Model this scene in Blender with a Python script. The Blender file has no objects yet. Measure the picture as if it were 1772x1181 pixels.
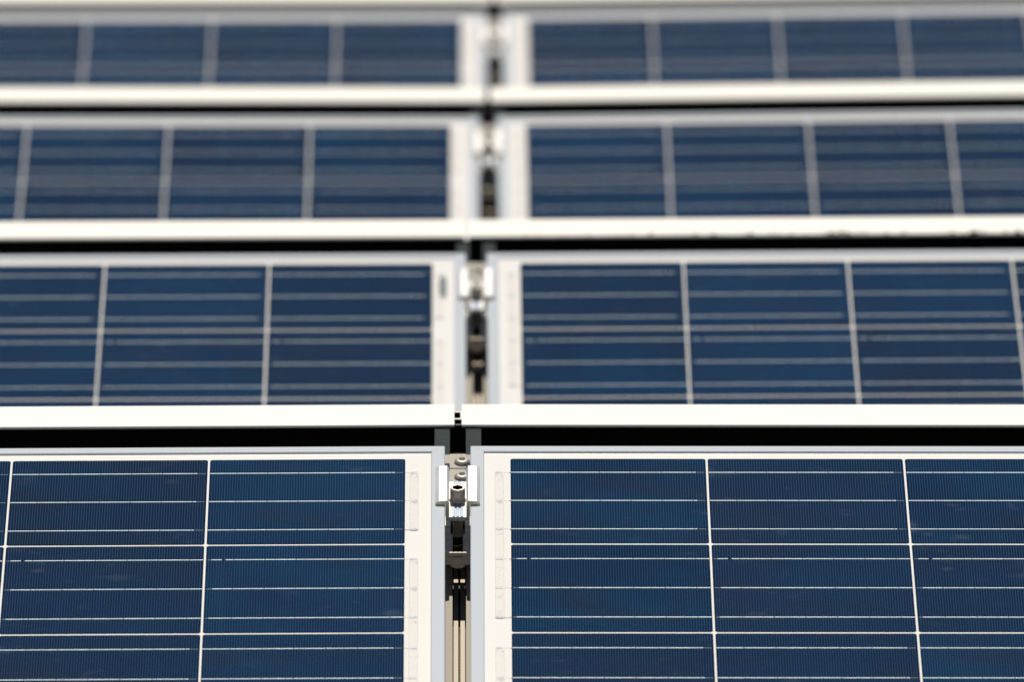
import bpy, bmesh, math, random
from mathutils import Matrix, Vector
random.seed(7)
SC = bpy.context.scene
COL = SC.collection
R = math.radians

# ------------------------------------------------------------------ camera
cam_d = bpy.data.cameras.new("camera")
cam = bpy.data.objects.new("camera", cam_d); COL.objects.link(cam)
CAM_H = 0.9431
cam.location = (0, 0, CAM_H)
cam.rotation_euler = (R(90 - 5.3724), 0, R(0.1694))
cam_d.lens = 400; cam_d.sensor_width = 36; cam_d.sensor_fit = 'HORIZONTAL'
cam_d.clip_start = 0.1; cam_d.clip_end = 2000
cam_d.dof.use_dof = True
cam_d.dof.focus_distance = 9.06
cam_d.dof.aperture_fstop = 11.0
SC.camera = cam

# ------------------------------------------------------------------ light
SUN_EL, SUN_AZ = 72.5, -0.8            # azimuth from +Y (behind the rows), negative = to the left
w = bpy.data.worlds.new("World"); SC.world = w; w.use_nodes = True
nt = w.node_tree; bg = nt.nodes["Background"]
sky = nt.nodes.new("ShaderNodeTexSky"); sky.sky_type = 'NISHITA'; sky.sun_disc = False
sky.sun_elevation = R(SUN_EL); sky.sun_rotation = R(SUN_AZ)
sky.dust_density = 0.25; sky.ozone_density = 3.0
nt.links.new(sky.outputs[0], bg.inputs[0]); bg.inputs[1].default_value = 0.06
sl = bpy.data.lights.new("sun", 'SUN'); sl.energy = 4.2; sl.angle = R(0.6); sl.color = (1, 0.93, 0.80)
so = bpy.data.objects.new("sun", sl); COL.objects.link(so)
sd = Vector((math.sin(R(SUN_AZ)) * math.cos(R(SUN_EL)), math.cos(R(SUN_AZ)) * math.cos(R(SUN_EL)), math.sin(R(SUN_EL))))
so.rotation_euler = sd.to_track_quat('Z', 'Y').to_euler(); so.location = (0, 20, 30)
SC.view_settings.view_transform = 'Standard'; SC.view_settings.look = 'None'
SC.view_settings.exposure = -0.02; SC.view_settings.gamma = 1

# ------------------------------------------------------------------ materials
class NB:
    def __init__(s, name):
        s.m = bpy.data.materials.new(name); s.m.use_nodes = True
        s.t = s.m.node_tree; s.b = s.t.nodes["Principled BSDF"]
        s.tc = s.t.nodes.new("ShaderNodeTexCoord"); s.oi = s.t.nodes.new("ShaderNodeObjectInfo")
    def n(s, typ, **kw):
        nd = s.t.nodes.new(typ)
        for k, v in kw.items(): setattr(nd, k, v)
        return nd
    def l(s, a, b): s.t.links.new(a, b)
    def math(s, op, a, b=None, c=None):
        nd = s.n("ShaderNodeMath", operation=op)
        for i, v in enumerate((a, b, c)):
            if v is None: continue
            if isinstance(v, (int, float)): nd.inputs[i].default_value = v
            else: s.l(v, nd.inputs[i])
        return nd.outputs[0]
    def mix(s, f, a, b):
        nd = s.n("ShaderNodeMix", data_type='RGBA')
        for i, v in ((0, f), (6, a), (7, b)):
            if isinstance(v, (int, float)): nd.inputs[i].default_value = v
            elif isinstance(v, tuple): nd.inputs[i].default_value = (*v, 1)
            else: s.l(v, nd.inputs[i])
        return nd.outputs[2]
    def noise(s, vec, scale, detail=3, w=None):
        nd = s.n("ShaderNodeTexNoise")
        if w is not None:
            nd.noise_dimensions = '4D'; s.l(w, nd.inputs['W'])
        s.l(vec, nd.inputs['Vector']); nd.inputs['Scale'].default_value = scale; nd.inputs['Detail'].default_value = detail
        return nd.outputs[0]
    def scaled(s, vec, sc):
        mp = s.n("ShaderNodeMapping"); s.l(vec, mp.inputs[0]); mp.inputs['Scale'].default_value = sc
        return mp.outputs[0]
    def ramp(s, v, a, b):
        nd = s.n("ShaderNodeMapRange"); s.l(v, nd.inputs[0])
        nd.inputs[1].default_value = a; nd.inputs[2].default_value = b
        return nd.outputs[0]
    def set(s, **kw):
        for k, v in kw.items():
            k = k.replace('_', ' ')
            if isinstance(v, tuple): v = (*v, 1)
            s.b.inputs[k].default_value = v
        return s
    def color(s, sock): s.l(sock, s.b.inputs['Base Color']); return s

def mat_cell():
    q = NB("polycrystalline_cell"); o = q.tc.outputs['Object']
    rnd = q.math('MULTIPLY', q.oi.outputs['Random'], 37.0)
    sep = q.n("ShaderNodeSeparateXYZ"); q.l(o, sep.inputs[0])
    x, y = sep.outputs[0], sep.outputs[1]
    vor = q.n("ShaderNodeTexVoronoi", voronoi_dimensions='4D'); q.l(q.scaled(o, (1, .8, 1)), vor.inputs['Vector']); q.l(rnd, vor.inputs['W'])
    vor.inputs['Scale'].default_value = 75
    vs = q.n("ShaderNodeSeparateColor"); q.l(vor.outputs['Color'], vs.inputs[0])
    big = q.ramp(q.noise(o, 9, 2, rnd), .33, .67)
    warm = q.ramp(q.noise(q.scaled(o, (.7, 1.4, 1)), 13, 2, q.math('ADD', rnd, 9.1)), .5, .72)
    c = q.mix(big, (.0016, .0135, .046), (.0018, .0265, .070))
    c = q.mix(q.math('MULTIPLY', warm, .85), c, (.011, .015, .030))
    c = q.mix(q.math('MULTIPLY', vs.outputs[0], .30), c, (.005, .013, .036))
    tint = q.math('MULTIPLY', q.oi.outputs['Random'], .35)
    c = q.mix(tint, c, (.006, .030, .084))
    dull = q.ramp(q.math('FRACT', q.math('MULTIPLY', q.oi.outputs['Random'], 7.3)), .55, 1.0)
    c = q.mix(q.math('MULTIPLY', dull, .65), c, (.0050, .013, .037))
    run = q.ramp(q.noise(q.scaled(o, (1, .07, 1)), 42, 2, q.math('ADD', rnd, 5.7)), .60, .80)
    c = q.mix(q.math('MULTIPLY', run, .30), c, (.010, .040, .100))
    # silver contact fingers, 2.05 mm apart
    fr = q.math('FRACT', q.math('ADD', q.math('DIVIDE', x, .00205), 100.5))
    fin = q.math('LESS_THAN', q.math('ABSOLUTE', q.math('SUBTRACT', fr, .5)), .085)
    inside = q.math('MULTIPLY', q.math('LESS_THAN', q.math('ABSOLUTE', x), .0768), q.math('LESS_THAN', q.math('ABSOLUTE', y), .0768))
    fin = q.math('MULTIPLY', q.math('MULTIPLY', fin, inside), .22)
    c = q.mix(fin, c, (.18, .30, .42))
    # thin film of dust and dried water marks
    d1 = q.ramp(q.noise(q.scaled(o, (1, 1.6, 1)), 34, 4, q.math('ADD', rnd, 3.3)), .60, .82)
    d2 = q.ramp(q.noise(o, 6, 3, q.math('ADD', rnd, 21.)), .45, .75)
    dust = q.math('MULTIPLY', q.math('MULTIPLY', d1, d2), .20)
    dust = q.math('ADD', dust, q.math('MULTIPLY', d2, .004))
    c = q.mix(dust, c, (.40, .42, .42))
    q.color(c).set(Roughness=.45, Coat_Weight=1.0, Coat_Roughness=.03, Coat_IOR=1.20)
    q.b.inputs['Specular IOR Level'].default_value = 0
    return q.m

def mat_busbar():
    q = NB("tinned_busbar"); o = q.tc.outputs['Object']
    sep = q.n("ShaderNodeSeparateXYZ"); q.l(o, sep.inputs[0])
    fr = q.math('FRACT', q.math('ADD', q.math('DIVIDE', sep.outputs[0], .0247), 100.3))
    tick = q.math('LESS_THAN', fr, .035)
    n = q.ramp(q.noise(o, 90, 3), .35, .7)
    c = q.mix(n, (.68, .79, .82), (.50, .60, .65))
    c = q.mix(q.math('MULTIPLY', tick, .8), c, (.12, .14, .17))
    q.color(c).set(Roughness=.5, Metallic=.1, Coat_Weight=1.0, Coat_Roughness=.03, Coat_IOR=1.36)
    return q.m

def mat_plain(name, col, rough=.5, metal=0., var=.1, scale=30, stretch=(1, 1, 1), coat=0., rv=.15):
    q = NB(name); o = q.tc.outputs['Object']
    n = q.ramp(q.noise(q.scaled(o, stretch), scale, 4), .3, .7)
    c = q.mix(n, tuple(v * (1 - var) for v in col), tuple(min(1, v * (1 + var)) for v in col))
    q.color(c).set(Roughness=rough, Metallic=metal, Coat_Weight=coat, Coat_Roughness=.03)
    r2 = q.n("ShaderNodeMapRange"); q.l(n, r2.inputs[0]); r2.inputs[3].default_value = rough * (1 - rv if var > .03 else 1); r2.inputs[4].default_value = min(1, rough * (1 + rv if var > .03 else 1))
    q.l(r2.outputs[0], q.b.inputs['Roughness'])
    return q.m

def mat_ribbon():
    q = NB("bus_ribbon_white"); o = q.tc.outputs['Object']
    n = q.noise(q.scaled(o, (1.6, 1, 1)), 150, 2)
    vein = q.math('LESS_THAN', q.math('ABSOLUTE', q.math('SUBTRACT', n, .5)), .018)
    patch = q.ramp(q.noise(o, 60, 2), .5, .62)
    c = q.mix(q.math('MULTIPLY', q.math('MULTIPLY', vein, patch), .7), (.74, .70, .64), (.36, .34, .38))
    q.color(c).set(Roughness=.5, Coat_Weight=1.0, Coat_Roughness=.03, Coat_IOR=1.36)
    return q.m

def mat_white_flange():
    q = NB("white_painted_sheet"); o = q.tc.outputs['Object']
    sp = q.ramp(q.noise(o, 260, 2), .70, .76)
    ar = q.ramp(q.noise(o, 9, 2), .45, .6)
    c = q.mix(q.math('MULTIPLY', q.math('MULTIPLY', sp, ar), .7), (.75, .72, .655), (.25, .22, .19))
    q.color(c).set(Roughness=.45)
    return q.m

M_CELL = mat_cell(); M_BUS = mat_busbar(); M_RIB = mat_ribbon(); M_WHITE = mat_white_flange()
M_BACK = mat_plain("white_backsheet", (.80, .775, .725), .5, 0, .012, 14, coat=1.0)
M_BACK.node_tree.nodes["Principled BSDF"].inputs['Coat IOR'].default_value = 1.36
M_TAB = mat_plain("solder_tab", (.13, .19, .22), .4, .2, .15, 200)
M_FRAME = mat_plain("anodised_frame", (.67, .70, .725), .22, .20, .006, 300)
M_CLAMP = mat_plain("mill_aluminium", (.80, .78, .75), .36, .6, .08, 220, (1, .1, 1))
M_GROOVE = mat_plain('grooved_floor', (.36, .42, .52), .45, .3, .1, 200, (1, .1, 1))
M_CUT = mat_plain("sawn_aluminium", (.88, .78, .60), .7, .0, .12, 500)
M_RAIL = mat_plain("extruded_rail", (.37, .34, .285), .7, .0, .12, 60, (1, .12, 1))
M_ARM = mat_plain("shade_grey_bracket", (.030, .038, .036), .7, .2, .2, 120)  # shade on the rear arm, painted in as a darker grey
M_PLATE = mat_plain("brushed_plate", (.88, .84, .76), .4, .25, .14, 160, (.12, 1, 1))
M_BOLT = mat_plain("stainless_bolt", (.80, .70, .55), .38, .35, .08, 200)
M_SLOT = mat_plain('slot_floor', (.60, .51, .41), .6, 0, .06, 80)
M_PLATE2 = mat_plain('plate_toned_for_sun', (.30, .28, .24), .6, .2, .25, 160, (.12, 1, 1))  # same plate metal, colour toned down where direct sun would blow it out
M_SCREW = mat_plain('dull_screw', (.42, .39, .33), .5, .4, .15, 300)
M_ARM.node_tree.nodes['Principled BSDF'].inputs['Specular IOR Level'].default_value = .1
M_DARK = mat_plain("shade_black_sheet", (.004, .004, .004), .7, 0, .2, 10)  # shade in the gap behind each row, put into a near-black colour
M_HOLE = mat_plain("recess_shade", (.01, .009, .008), .6, .2, .1, 300)  # shade inside the sockets and the rail slot, painted near-black
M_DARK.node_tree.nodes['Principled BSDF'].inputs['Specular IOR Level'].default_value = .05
M_ROOF = mat_plain("pale_gravel_roof", (.24, .23, .21), .9, 0, .25, 12)
M_SMUDGE = mat_plain("grey_smudge", (.07, .11, .13), .5, 0, .3, 150)
M_DIRT = mat_plain("dry_debris", (.035, .032, .018), .9, 0, .4, 100)

# ------------------------------------------------------------------ mesh helpers
class MB:
    def __init__(s): s.bm = bmesh.new(); s.mats = []
    def mi(s, m):
        if m not in s.mats: s.mats.append(m)
        return s.mats.index(m)
    def face(s, pts, m):
        f = s.bm.faces.new([s.bm.verts.new(p) for p in pts]); f.material_index = s.mi(m); return f
    def box(s, lo, hi, m, bev=0):
        t = bmesh.new(); bmesh.ops.create_cube(t, size=1)
        for v in t.verts: v.co = Vector([lo[i] + (v.co[i] + .5) * (hi[i] - lo[i]) for i in range(3)])
        if bev: bmesh.ops.bevel(t, geom=t.edges[:], offset=bev, segments=2, affect='EDGES', profile=.5)
        s.join(t, m)
    def join(s, t, m):
        k = s.mi(m); mp = {}
        for v in t.verts: mp[v] = s.bm.verts.new(v.co)
        for f in t.faces:
            g = s.bm.faces.new([mp[v] for v in f.verts]); g.material_index = k; g.smooth = f.smooth
        t.free()
    def prism(s, poly, axis, a, b, m, bev=0, capm=None, special=None, special2=None):
        """poly: 2-D outline extruded along axis (0 x, 1 y, 2 z) from a to b"""
        def P(p, h):
            if axis == 0: return (h, p[0], p[1])
            if axis == 1: return (p[0], h, p[1])
            return (p[0], p[1], h)
        t = bmesh.new()
        A = [t.verts.new(P(p, a)) for p in poly]; B = [t.verts.new(P(p, b)) for p in poly]
        n = len(poly); caps = [t.faces.new(A[::-1]), t.faces.new(B)]
        for i in range(n): t.faces.new([A[i], A[(i + 1) % n], B[(i + 1) % n], B[i]])
        bmesh.ops.recalc_face_normals(t, faces=t.faces[:])
        if bev: bmesh.ops.bevel(t, geom=t.edges[:], offset=bev, segments=2, affect='EDGES', profile=.5)
        if capm:
            k0, k1 = s.mi(m), s.mi(capm); mp = {v: s.bm.verts.new(v.co) for v in t.verts}
            ax = Vector((axis == 0, axis == 1, axis == 2))
            for f in t.faces:
                g = s.bm.faces.new([mp[v] for v in f.verts]); g.material_index = k1 if abs(f.normal.dot(ax)) > .95 else (s.mi(special[1]) if special and special[0](f) else (s.mi(special2[1]) if special2 and special2[0](f) else k0))
            t.free()
        else: s.join(t, m)
    def lathe(s, prof, cx, cy, m, seg=32, smooth=True):
        t = bmesh.new(); rings = []
        for r, z in prof:
            rings.append([t.verts.new((cx + r * math.cos(2 * math.pi * k / seg), cy + r * math.sin(2 * math.pi * k / seg), z)) for k in range(seg)])
        for a, b in zip(rings, rings[1:]):
            for k in range(seg):
                f = t.faces.new([a[k], a[(k + 1) % seg], b[(k + 1) % seg], b[k]]); f.smooth = smooth
        t.faces.new(rings[0][::-1]); t.faces.new(rings[-1])
        bmesh.ops.recalc_face_normals(t, faces=t.faces[:])
        s.join(t, m)
    def mesh(s, name):
        me = bpy.data.meshes.new(name); s.bm.to_mesh(me); s.bm.free()
        for m in s.mats: me.materials.append(m)
        return me

def obj(name, me, parent=None, loc=(0, 0, 0)):
    o = bpy.data.objects.new(name, me); COL.objects.link(o); o.location = loc
    if parent: o.parent = parent
    return o
def tag(o, label, cat, group=None):
    o['label'] = label; o['category'] = cat
    if group: o['group'] = group
    return o
def thing(name, M, label, cat, group=None):
    o = bpy.data.objects.new(name, None); COL.objects.link(o); o.empty_display_size = .1
    o.matrix_world = M; tag(o, label, cat, group); return o

# ------------------------------------------------------------------ layout of the rows (metres; camera above the origin)
ROW_Y = [9.0879, 10.9315, 12.7084, 14.3963]
GAP_X = [-.0705, -.0669, -.0644, -.0652]
RIDGE_Z = [.0039, .0003, .0009, .0091]
TILT = [19.4516, 18.6617, 18.8854, 18.9629]
ROLL = [(.2873, -.0559), (.2207, .3609), (-.0076, .7), (.1077, .8)]
YAW = .3937
GAP = .0205; CELL = .1563; PITCH = .158; MARG = .0320; TOPM = .0217
PW = 10 * PITCH - .002 + 2 * MARG; PL = 6 * PITCH - .002 + 2 * TOPM; PH = .035
ROOF_Z = -.47

def frame_matrix(i, roll=0.):
    return (Matrix.Translation((GAP_X[i], ROW_Y[i], RIDGE_Z[i])) @ Matrix.Rotation(R(YAW), 4, 'Z')
            @ Matrix.Rotation(-R(roll), 4, 'Y') @ Matrix.Rotation(R(TILT[i]), 4, 'X'))

# ------------------------------------------------------------------ roof
g = MB(); g.face([(-300, -40, ROOF_Z), (300, -40, ROOF_Z), (300, 600, ROOF_Z), (-300, 600, ROOF_Z)], M_ROOF)
roof = obj("roof", g.mesh("roof")); roof['kind'] = 'structure'

# ------------------------------------------------------------------ solar panel meshes (origin: middle of the panel's underside)
def me_frame():
    q = MB(); c, k = .0006, .0007
    prof = [(0, 0), (0, PH - c), (c, PH), (.011 - k, PH), (.011, PH - k), (.011, PH - .0012), (.002, PH - .0012), (.002, .002), (.022, .002), (.022, 0)]
    hw, hl, e = PW / 2, PL / 2, .00010
    n = len(prof)
    for side in range(4):
        t = bmesh.new(); A, B = [], []
        for a, z in prof:
            if side == 0: p, r = (-hw + a + e, -hl + a), (hw - a - e, -hl + a)
            if side == 1: p, r = (hw - a, -hl + a + e), (hw - a, hl - a - e)
            if side == 2: p, r = (hw - a - e, hl - a), (-hw + a + e, hl - a)
            if side == 3: p, r = (-hw + a, hl - a - e), (-hw + a, -hl + a + e)
            A.append(t.verts.new((*p, z))); B.append(t.verts.new((*r, z)))
        for i in range(n): t.faces.new([A[i], A[(i + 1) % n], B[(i + 1) % n], B[i]])
        t.faces.new(A); t.faces.new(B[::-1])
        bmesh.ops.recalc_face_normals(t, faces=t.faces[:])
        q.join(t, M_FRAME)
    return q.mesh("frame")
ZB = PH - .0014                      # top of the laminate
def me_backsheet():
    q = MB(); q.box((-PW / 2 + .0028, -PL / 2 + .0028, ZB - .0045), (PW / 2 - .0028, PL / 2 - .0028, ZB), M_BACK)
    return q.mesh("backsheet")
BY = [.052, 0, -.052]                # busbar offsets in a cell
def me_cell(flip):
    q = MB(); h, c = CELL / 2, .0016; z = .0003; hv = .0775
    q.prism([(-h + c, -hv), (h - c, -hv), (h, -hv + c), (h, hv - c), (h - c, hv), (-h + c, hv), (-h, hv - c), (-h, -hv + c)], 2, 0, z, M_CELL)
    bw = .00056
    for j, y in enumerate(BY):
        segs = [(-h + .0004, h - .0075 - random.random() * .002)]
        if flip:
            segs = [(-h + .0060 - .002 * (j == 2), h - .0004)]
            if j == 0: segs = [(-h + .0045, -h + .0125), (-h + .0155, h - .0004)]
        for a, b in segs:
            q.box((a, y - bw, z), (b, y + bw, z + .0002), M_BUS)
        a, b = (h - .0076, h - .0015) if not flip else (-h + .0012, -h + .0062)
        q.box((a, y - .0003, z), (b, y + .0003, z + .0001), M_TAB)
    return q.mesh("cell")
def me_ribbon(n, d):
    """cross ribbon joining n strings; origin at its first busbar, running down"""
    q = MB(); L = PITCH * (n - 1) + .104; hw = .0034
    q.box((-hw, -L - .0012, 0), (hw, .0012, .0003), M_RIB)
    for s in (-1, 1): q.box((s * hw - .0002, -L - .0012, .0003), (s * hw + .0002, .0012, .00045), M_PATCH)
    q.box((hw, -L - .0010, 0), (hw + .0045, .0010, .00015), M_STRIP) if d > 0 else q.box((-hw - .0045, -L - .0010, 0), (-hw, .0010, .00015), M_STRIP)
    for r in range(n):
        for b in BY:
            y = b - .052 - PITCH * r
            q.box((-hw + .0006, y - .0018, .0003), (hw - .0006, y + .0016, .0005), M_PATCH)
    return q.mesh("bus_ribbon")
M_PATCH = mat_plain("solder_patch", (.50, .47, .49), .4, .1, .2, 500)
def me_tabs(d):
    q = MB(); q.box((0, -.0003, 0), (d * .0070, .0003, .00025), M_PATCH) if d > 0 else q.box((-.0070, -.0003, 0), (0, .0003, .00025), M_PATCH)
    return q.mesh("solder_tab")
M_STRIP = mat_plain('insulating_strip', (.70, .67, .63), .5, 0, .02, 60)
ME_FRAME, ME_BACK = me_frame(), me_backsheet()
ME_CELL = [me_cell(False), me_cell(True)]
ME_RIB = {(n, d): me_ribbon(n, d) for n in (1, 2) for d in (-1, 1)}
ME_TAB = {1: me_tabs(1), -1: me_tabs(-1)}

def build_panel(i, side, label):
    M = frame_matrix(i, ROLL[i][(side + 1) // 2]) @ Matrix.Translation((side * (GAP / 2 + PW / 2), -PL / 2, -PH))
    t = thing("solar_panel", M, label, "solar panel", "tilted solar panels in rows")
    obj("frame", ME_FRAME, t); obj("backsheet", ME_BACK, t)
    y0 = PL / 2 - TOPM - CELL / 2; x0 = -PW / 2 + MARG + CELL / 2
    for r in range(6):
        for c in range(10):
            obj("cell", ME_CELL[r % 2], t, (x0 + c * PITCH, y0 - r * PITCH, ZB + .0001))
    xl, xr = -PW / 2 + MARG - .0091, PW / 2 - MARG + .0075
    for x, spans, d in ((xl, ((0, 2), (2, 2), (4, 2)), 1), (xr, ((0, 1), (1, 2), (3, 2), (5, 1)), -1)):
        for r, n in spans:
            rb = obj("bus_ribbon", ME_RIB[(n, d)], t, (x, y0 - r * PITCH + .052, ZB + .0001))
            for k in range(n):
                for b in BY:
                    obj("solder_tab", ME_TAB[d], rb, (d * .0036, b - .052 - PITCH * k, 0))
    return t
NAMES = ["nearest", "second", "third", "farthest"]
PANEL_L = ["sharply focused blue solar panel at the front, left of the bolted clamp",
           "slightly blurred solar panel left of the gap in the second row, grey smudge on margin",
           "blurred blue solar panel in the third row from the front, left of the gap",
           "most blurred blue solar panel at the top edge of the photo, left of the gap"]
PANEL_R = ["sharply focused blue solar panel at the front, right of the bolted clamp",
           "slightly blurred blue solar panel in the second row, right of the gap",
           "blurred blue solar panel in the third row from the front, right of the gap",
           "most blurred blue solar panel at the top edge of the photo, right of the gap"]
panels = []
for i in range(4):
    panels.append((build_panel(i, -1, PANEL_L[i]), build_panel(i, 1, PANEL_R[i])))
# the grey smudge on the margin of the second-row left panel
q = MB(); random.seed(3)
t = bmesh.new()
ring = [t.verts.new((.0040 * math.cos(a) * (1 + .25 * random.uniform(-1, 1)), .026 * math.sin(a) * (1 + .15 * random.uniform(-1, 1)), 0)) for a in [k * math.pi / 9 for k in range(18)]]
top = [t.verts.new((v.co.x, v.co.y, .0005)) for v in ring]
t.faces.new(top)
for k in range(18): t.faces.new([ring[k], ring[(k + 1) % 18], top[(k + 1) % 18], top[k]])
q.join(t, M_SMUDGE)
sm = obj("margin_smudge", q.mesh("margin_smudge"), panels[1][0], (PW / 2 - .0215, PL / 2 - .078, ZB + .0005))

# ------------------------------------------------------------------ mid clamps with their socket-head bolts
def me_clamp_body():
    q = MB(); hl = .0325; t = .0028
    # hat profile, x across the gap, z normal to the panels (0 = frame tops)
    gi = GAP / 2 - .0006
    L = [(-.0178, .0004), (-.0178, .0022), (-.0150, .0034), (-gi + .0012, .0040), (-gi + t, .0022), (-gi + t, -.0105),
         (-.0042, -.0105), (-.0040, -.0098), (-.0026, -.0098), (-.0024, -.0105), (-.0008, -.0105), (-.0006, -.0098)]
    Rr = [(-x, z) for x, z in reversed(L)]
    low = [(.0178, .0004), (gi, .0004), (gi, -.0138), (-gi, -.0138), (-gi, .0004)]
    poly = L + Rr + low[1:]
    q.prism(poly, 1, -hl, hl, M_CLAMP, capm=M_CUT, special=(lambda f: abs(f.calc_center_median().x) < .0045 and -.013 < f.calc_center_median().z < -.009, M_GROOVE))
    return q.mesh("clamp_body")
def hexpts(r, a0=0): return [(r * math.cos(a0 + k * math.pi / 3), r * math.sin(a0 + k * math.pi / 3)) for k in range(6)]
def me_bolt_head():
    q = MB(); r = .0060; z0 = -.0088; z1 = .0012; ri = .0043; seg = 36
    t = bmesh.new(); rings = []
    prof = [(r * .93, z0), (r, z0 + .0008), (r, z1 - .0012), (r * .93, z1 - .0002), (r * .86, z1)]
    for rr, z in prof: rings.append([t.verts.new((rr * math.cos(2 * math.pi * k / seg), rr * math.sin(2 * math.pi * k / seg), z)) for k in range(seg)])
    hx = []
    for k in range(seg):
        a = 2 * math.pi * k / seg; am = ((a + math.pi / 6) % (math.pi / 3)) - math.pi / 6
        d = ri * .866 / math.cos(am); hx.append((d * math.cos(a), d * math.sin(a)))
    rings.append([t.verts.new((x * 1.06, y * 1.06, z1 - .0001)) for x, y in hx])
    for a, b in zip(rings, rings[1:]):
        for k in range(seg):
            f = t.faces.new([a[k], a[(k + 1) % seg], b[(k + 1) % seg], b[k]]); f.smooth = True
    t.faces.new(rings[0][::-1])
    q.join(t, M_BOLT)
    t = bmesh.new()
    a = [t.verts.new((x * 1.06, y * 1.06, z1 - .0001)) for x, y in hx]; b = [t.verts.new((x, y, z1 - .0055)) for x, y in hx]
    for k in range(seg): t.faces.new([a[k], a[(k + 1) % seg], b[(k + 1) % seg], b[k]])
    t.faces.new(b)
    q.join(t, M_HOLE)
    return q.mesh("bolt_head")
def me_washer():
    q = MB(); n = 40; z = -.0104
    pr = []
    q.lathe([(.0066, z), (.0068, z + .0004), (.0066, z + .0014), (.0058, z + .0018)], 0, 0, M_BOLT, 40)
    return q.mesh("washer")
def me_shank():
    q = MB(); pr = []; z = -.0138; r = .0040
    while z > -.050:
        pr += [(r, z), (r - .0006, z - .0006)]; z -= .0012
    q.lathe(pr, 0, 0, M_BOLT, 20, smooth=False)
    return q.mesh("bolt_shank")
def me_nut():
    q = MB(); q.prism(hexpts(.0062, .3), 2, -.0475, -.0415, M_HOLE, bev=.0004); return q.mesh("slot_nut")
ME_CL, ME_BH, ME_WA, ME_SH, ME_NU = me_clamp_body(), me_bolt_head(), me_washer(), me_shank(), me_nut()
CLV = .078
for i in range(4):
    M = frame_matrix(i, sum(ROLL[i]) / 2) @ Matrix.Translation((0, -CLV, 0))
    lab = ["shiny aluminium clamp with sharp hex-socket bolt between the two front panels",
           "slightly blurred aluminium clamp in the gap between the second-row panels",
           "blurred aluminium clamp in the gap between the third-row panels",
           "most blurred aluminium clamp in the gap near the top edge of the photo"][i]
    t = thing("panel_clamp", M, lab, "clamp", "clamps in the gap between panels")
    obj("clamp_body", ME_CL, t)
    b = obj("bolt_head", ME_BH, t, (0, -.002, 0)); obj("washer", ME_WA, b); obj("bolt_shank", ME_SH, b); obj("slot_nut", ME_NU, b)

# ------------------------------------------------------------------ mounting rails under the gap
def me_rail():
    """slotted profile running down the slope; z 0 = frame tops"""
    q = MB(); zt = -.061; zf = -.077; zb = -.100; hw = .019; s = .0054
    poly = [(-hw, zb), (hw, zb), (hw, zt), (s, zt), (s, zt - .002), (s + .002, zt - .004), (s + .002, zf - .004), (.0044, zf - .004), (.0044, zf), (.0009, zf), (.0006, zf - .004), (-.0006, zf - .004), (-.0009, zf),
            (-.0044, zf), (-.0044, zf - .004), (-s - .002, zf - .004), (-s - .002, zt - .004), (-s, zt - .002), (-s, zt), (-hw, zt)]
    q.prism(poly, 1, -PL - .02, .005, M_RAIL, capm=M_RAIL, special=(lambda f: abs(f.calc_center_median().z - zf) < .0005, M_SLOT), special2=(lambda f: abs(f.calc_center_median().x) < .0085 and zb + .005 < f.calc_center_median().z < zt - .001, M_HOLE))  # slot walls and floor edges carry painted-in shade
    return q.mesh("slotted_rail")
def me_plate():
    q = MB(); z0, z1 = -.0435, -.0360; hx = .030
    q.prism([(-.0565, z0), (.060, z0), (.060, z1 - .001), (.059, z1), (.034, z1), (.0335, z1 - .0012), (.0325, z1 - .0012), (.032, z1), (-.0565, z1)], 0, -hx, hx, M_PLATE2)
    def seg(v0, v1, hw, pr):
        for s in (-1, 1):
            a, b = (hw, hx) if s > 0 else (-hx, -hw)
            q.prism([(-v1, z0), (-v0, z0), (-v0, z1)] + [(-y, z1 - dz) for y, dz in pr] + [(-v1, z1)], 0, a, b, M_PLATE)
    seg(.0566, .0880, .0058, [(.075, 0), (.0755, .001), (.0765, .001), (.077, 0)])
    seg(.0881, .1286, .0040, [(.098, 0), (.0985, .001), (.0995, .001), (.100, 0)])
    for s in (-1, 1): q.box((s * .017 - .013, -.1294, z0), (s * .017 + .013, -.1287, z1 - .0004), M_CUT)
    q.box((-hx, -.1293, z1 + .0001), (hx, -.1266, z1 + .0030), M_CUT, .0003)
    # rounded notch lip under the front edge
    q.prism([(-.0039, z1 - .0008), (.0039, z1 - .0008), (.0039, z0 + .001), (.0062, z0), (.0045, z0 - .0016), (.0018, z0 - .0028), (-.0018, z0 - .0028), (-.0045, z0 - .0016), (-.0062, z0), (-.0039, z0 + .001)], 1, -.1304, -.122, M_CUT)
    # feet carrying the plate on the rail
    for s in (-1, 1): q.box((s * .0225 - .006, -.10, -.061), (s * .0225 + .006, .004, z0 - .0001), M_RAIL)
    return q.mesh("support_plate")
def me_screw():
    q = MB(); z = -.036
    q.lathe([(.0062, z), (.0064, z + .0008), (.0058, z + .0022), (.0042, z + .0030), (.0028, z + .0032)], 0, 0, M_SCREW, 28)
    q.prism(hexpts(.0030), 2, z + .0031, z + .0034, M_HOLE)
    return q.mesh("screw_head")
ME_RAIL, ME_PLATE, ME_SCREW = me_rail(), me_plate(), me_screw()
BAR_D, BAR_Z, BAR_W, BAR_A = .22, -.006, .0338, 25.0
BAR_UP = [0, .003, .0064, .004]
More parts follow.
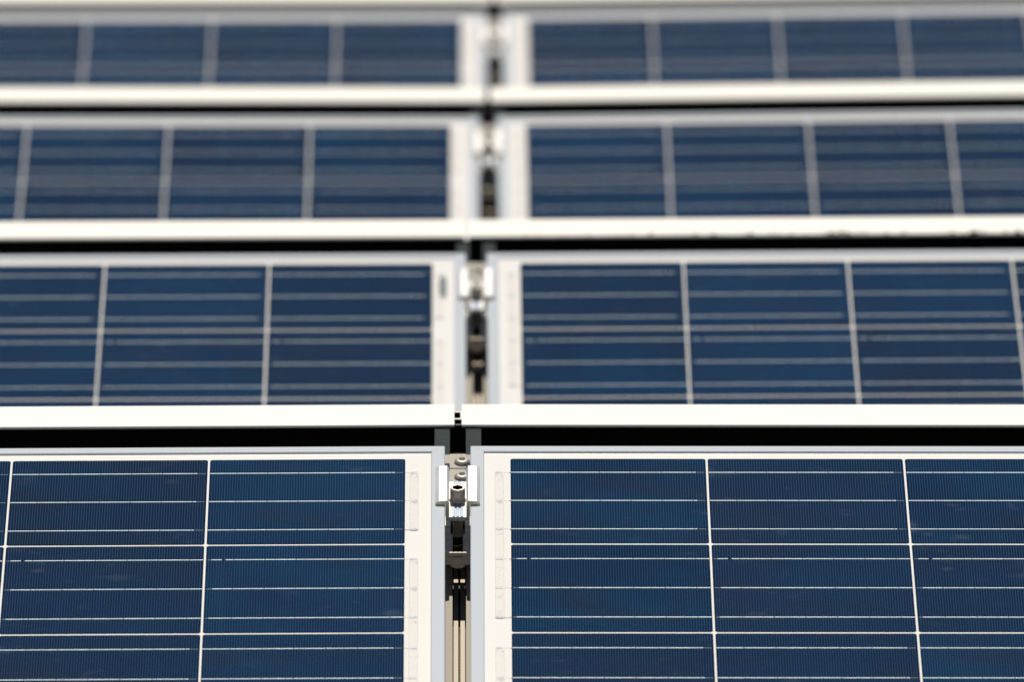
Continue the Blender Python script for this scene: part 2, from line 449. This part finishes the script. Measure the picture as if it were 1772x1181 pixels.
def me_arm(th):
    """rear arm reaching back to the wind deflector, built level (row frame without tilt)"""
    q = MB()
    ya, za, yb, zb_ = .040, -.0205, .2225, -.0085
    for a, b in ((-.0190, -.0066), (.0066, .0190)):
        t = bmesh.new()
        P = [(a, ya, za), (b, ya, za), (b, yb, zb_), (a, yb, zb_)]
        T = [t.verts.new(p) for p in P]; Bt = [t.verts.new((p[0], p[1], p[2] - .018)) for p in P]
        t.faces.new(T); t.faces.new(Bt[::-1])
        for k in range(4): t.faces.new([Bt[k], Bt[(k + 1) % 4], T[(k + 1) % 4], T[k]])
        bmesh.ops.recalc_face_normals(t, faces=t.faces[:])
        q.join(t, M_ARM)
    q.box((-.0066, .06, -.0325), (.0066, .2215, -.0285), M_ARM)
    q.box((-.0066, .100, -.0285), (.0066, .104, -.0262), M_CUT)
    q.box((-.0066, .165, -.0285), (.0066, .169, -.0245), M_CUT)
    return q.mesh("rear_arm")
def me_leg():
    q = MB(); q.box((-.012, .2255, ROOF_Z + .002), (.012, .2420, -.0075), M_DARK); q.box((-.0029, .2440, -.0074), (.0030, .2455, .0034), M_DARK); return q.mesh("rear_leg")
def me_foreleg():
    q = MB(); q.box((-.03, -.03, 0), (.03, .03, .02), M_RAIL, .002); q.box((-.015, -.012, .02), (.015, .012, .12), M_RAIL); return q.mesh("front_foot")
ME_ARM, ME_LEG = me_arm(0), me_leg()
for i in range(4):
    M = frame_matrix(i, sum(ROLL[i]) / 2)
    lab = ["aluminium mounting rail seen through the gap of the sharp front panels",
           "aluminium mounting rail seen through the gap of the slightly blurred second row",
           "aluminium mounting rail seen through the gap of the blurred third row",
           "aluminium mounting rail seen through the gap of the most blurred top row"][i]
    t = thing("mounting_rail", M, lab, "mounting rail", "rails under the gap between panels")
    obj("slotted_rail", ME_RAIL, t, (.0011, 0, 0))
    p = obj("support_plate", ME_PLATE, t)
    obj("screw_head", ME_SCREW, p, (.0035, .044, 0)); obj("screw_head", ME_SCREW, p, (.0035, .016, 0))
    for nm, me in (("rear_arm", ME_ARM), ("rear_leg", ME_LEG)):
        o = obj(nm, me, t); o.matrix_local = Matrix.Rotation(-R(TILT[i]), 4, 'X')
    low = M @ Vector((0, -PL + .03, -.100))
    q = MB(); q.box((-.02, -.025, ROOF_Z + .001 - low.z), (.02, .025, .004), M_RAIL)
    o = obj("front_foot", q.mesh("front_foot"), t); o.matrix_local = M.inverted() @ Matrix.Translation(low)

# ------------------------------------------------------------------ wind deflectors: white flange, sheet behind with its shade painted in as black
def me_flange(L):
    q = MB(); a = R(BAR_A); ca, sa = math.cos(a), math.sin(a); th = .0015
    def pt(s, n): return (BAR_D + s * ca - n * sa * 1.0, BAR_Z + s * sa + n * ca)
    poly = [pt(0, 0), pt(.0006, .0005), pt(BAR_W - .0005, .0005), pt(BAR_W, 0), pt(BAR_W, -th), pt(.0, -th)]
    q.prism(poly, 0, 0, L, M_WHITE)
    return q.mesh("top_flange")
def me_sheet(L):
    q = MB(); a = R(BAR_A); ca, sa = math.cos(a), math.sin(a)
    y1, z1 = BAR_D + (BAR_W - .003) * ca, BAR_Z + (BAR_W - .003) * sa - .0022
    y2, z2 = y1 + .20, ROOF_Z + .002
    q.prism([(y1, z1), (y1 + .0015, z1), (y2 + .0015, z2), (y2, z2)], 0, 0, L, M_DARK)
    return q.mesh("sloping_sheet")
FL = PW + .012
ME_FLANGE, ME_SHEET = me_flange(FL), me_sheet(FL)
BGAP = [(-.0031, .0033), (-.0115, -.0070), (-.0030, .0030), (-.003, .003)]
for i in range(4):
    for side in (-1, 1):
        k = (side + 1) // 2
        M = (Matrix.Translation((GAP_X[i], ROW_Y[i], RIDGE_Z[i])) @ Matrix.Rotation(R(YAW), 4, 'Z') @ Matrix.Rotation(-R(ROLL[i][k]), 4, 'Y'))
        x = BGAP[i][k] - (FL if side < 0 else 0)
        M = M @ Matrix.Translation((x, 0, BAR_UP[i]))
        sd_ = "left" if side < 0 else "right"
        lab = [f"bright white metal wind deflector behind the sharp front row, {sd_} of the joint",
               f"white metal wind deflector behind the second row, {sd_} of the joint",
               f"blurred white metal wind deflector behind the third row, {sd_} of the gap",
               f"very blurred pale wind deflector at the top edge of the photo, {sd_} of the gap"][i]
        t = thing("wind_deflector", M, lab, "wind deflector", "white wind deflectors behind each row")
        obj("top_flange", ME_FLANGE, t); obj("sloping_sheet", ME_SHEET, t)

# little hollow clip bridging the joint of the front deflectors
M = frame_matrix(0, 0) @ Matrix.Rotation(-R(TILT[0]), 4, 'X')
q = MB(); ca, sa = math.cos(R(BAR_A)), math.sin(R(BAR_A))
def slab(x0, x1, s0, s1):
    pt = lambda s_, n: (BAR_D + s_ * ca - n * sa, BAR_Z + s_ * sa + n * ca)
    q.prism([pt(s0, -.0004), pt(s0, .0003), pt(s1, .0003), pt(s1, -.0004)], 0, x0, x1, M_WHITE)
slab(-.0029, .0031, .0095, .0113); slab(-.0029, .0031, .0208, .0226); slab(.0021, .0031, .01135, .02075)
c = obj("joint_clip", q.mesh("joint_clip")); c.matrix_world = M
tag(c, "tiny white hollow clip in the joint between the front white deflectors", "clip")

# dry debris along the lower edge of the second right-hand deflector
random.seed(12); q = MB()
a = R(BAR_A)
for n in range(90):
    x = random.uniform(.17, .56) if n > 30 else random.uniform(.02, .3)
    r = random.uniform(.0004, .0010) * (1 + .9 * (random.random() < .15)) * (1.2 if x > .3 else .8)
    t = bmesh.new(); bmesh.ops.create_icosphere(t, subdivisions=1, radius=r)
    for v in t.verts: v.co = Vector((v.co.x * random.uniform(1.2, 3.2), v.co.y * random.uniform(.8, 1.3), v.co.z * random.uniform(.8, 1.4)))
    s = random.uniform(0, .003)
    off = Vector((x, BAR_D + s * math.cos(a), BAR_Z + s * math.sin(a) + r * .6))
    for v in t.verts: v.co += off
    q.join(t, M_DIRT)
d = obj("debris", q.mesh("debris")); d['kind'] = 'stuff'
d['label'] = "dark bits of dry debris along the lower edge of the second white deflector"; d['category'] = "debris"
d.matrix_world = Matrix.Translation((GAP_X[1], ROW_Y[1], RIDGE_Z[1] + BAR_UP[1])) @ Matrix.Rotation(R(YAW), 4, 'Z') @ Matrix.Rotation(-R(ROLL[1][1]), 4, 'Y')
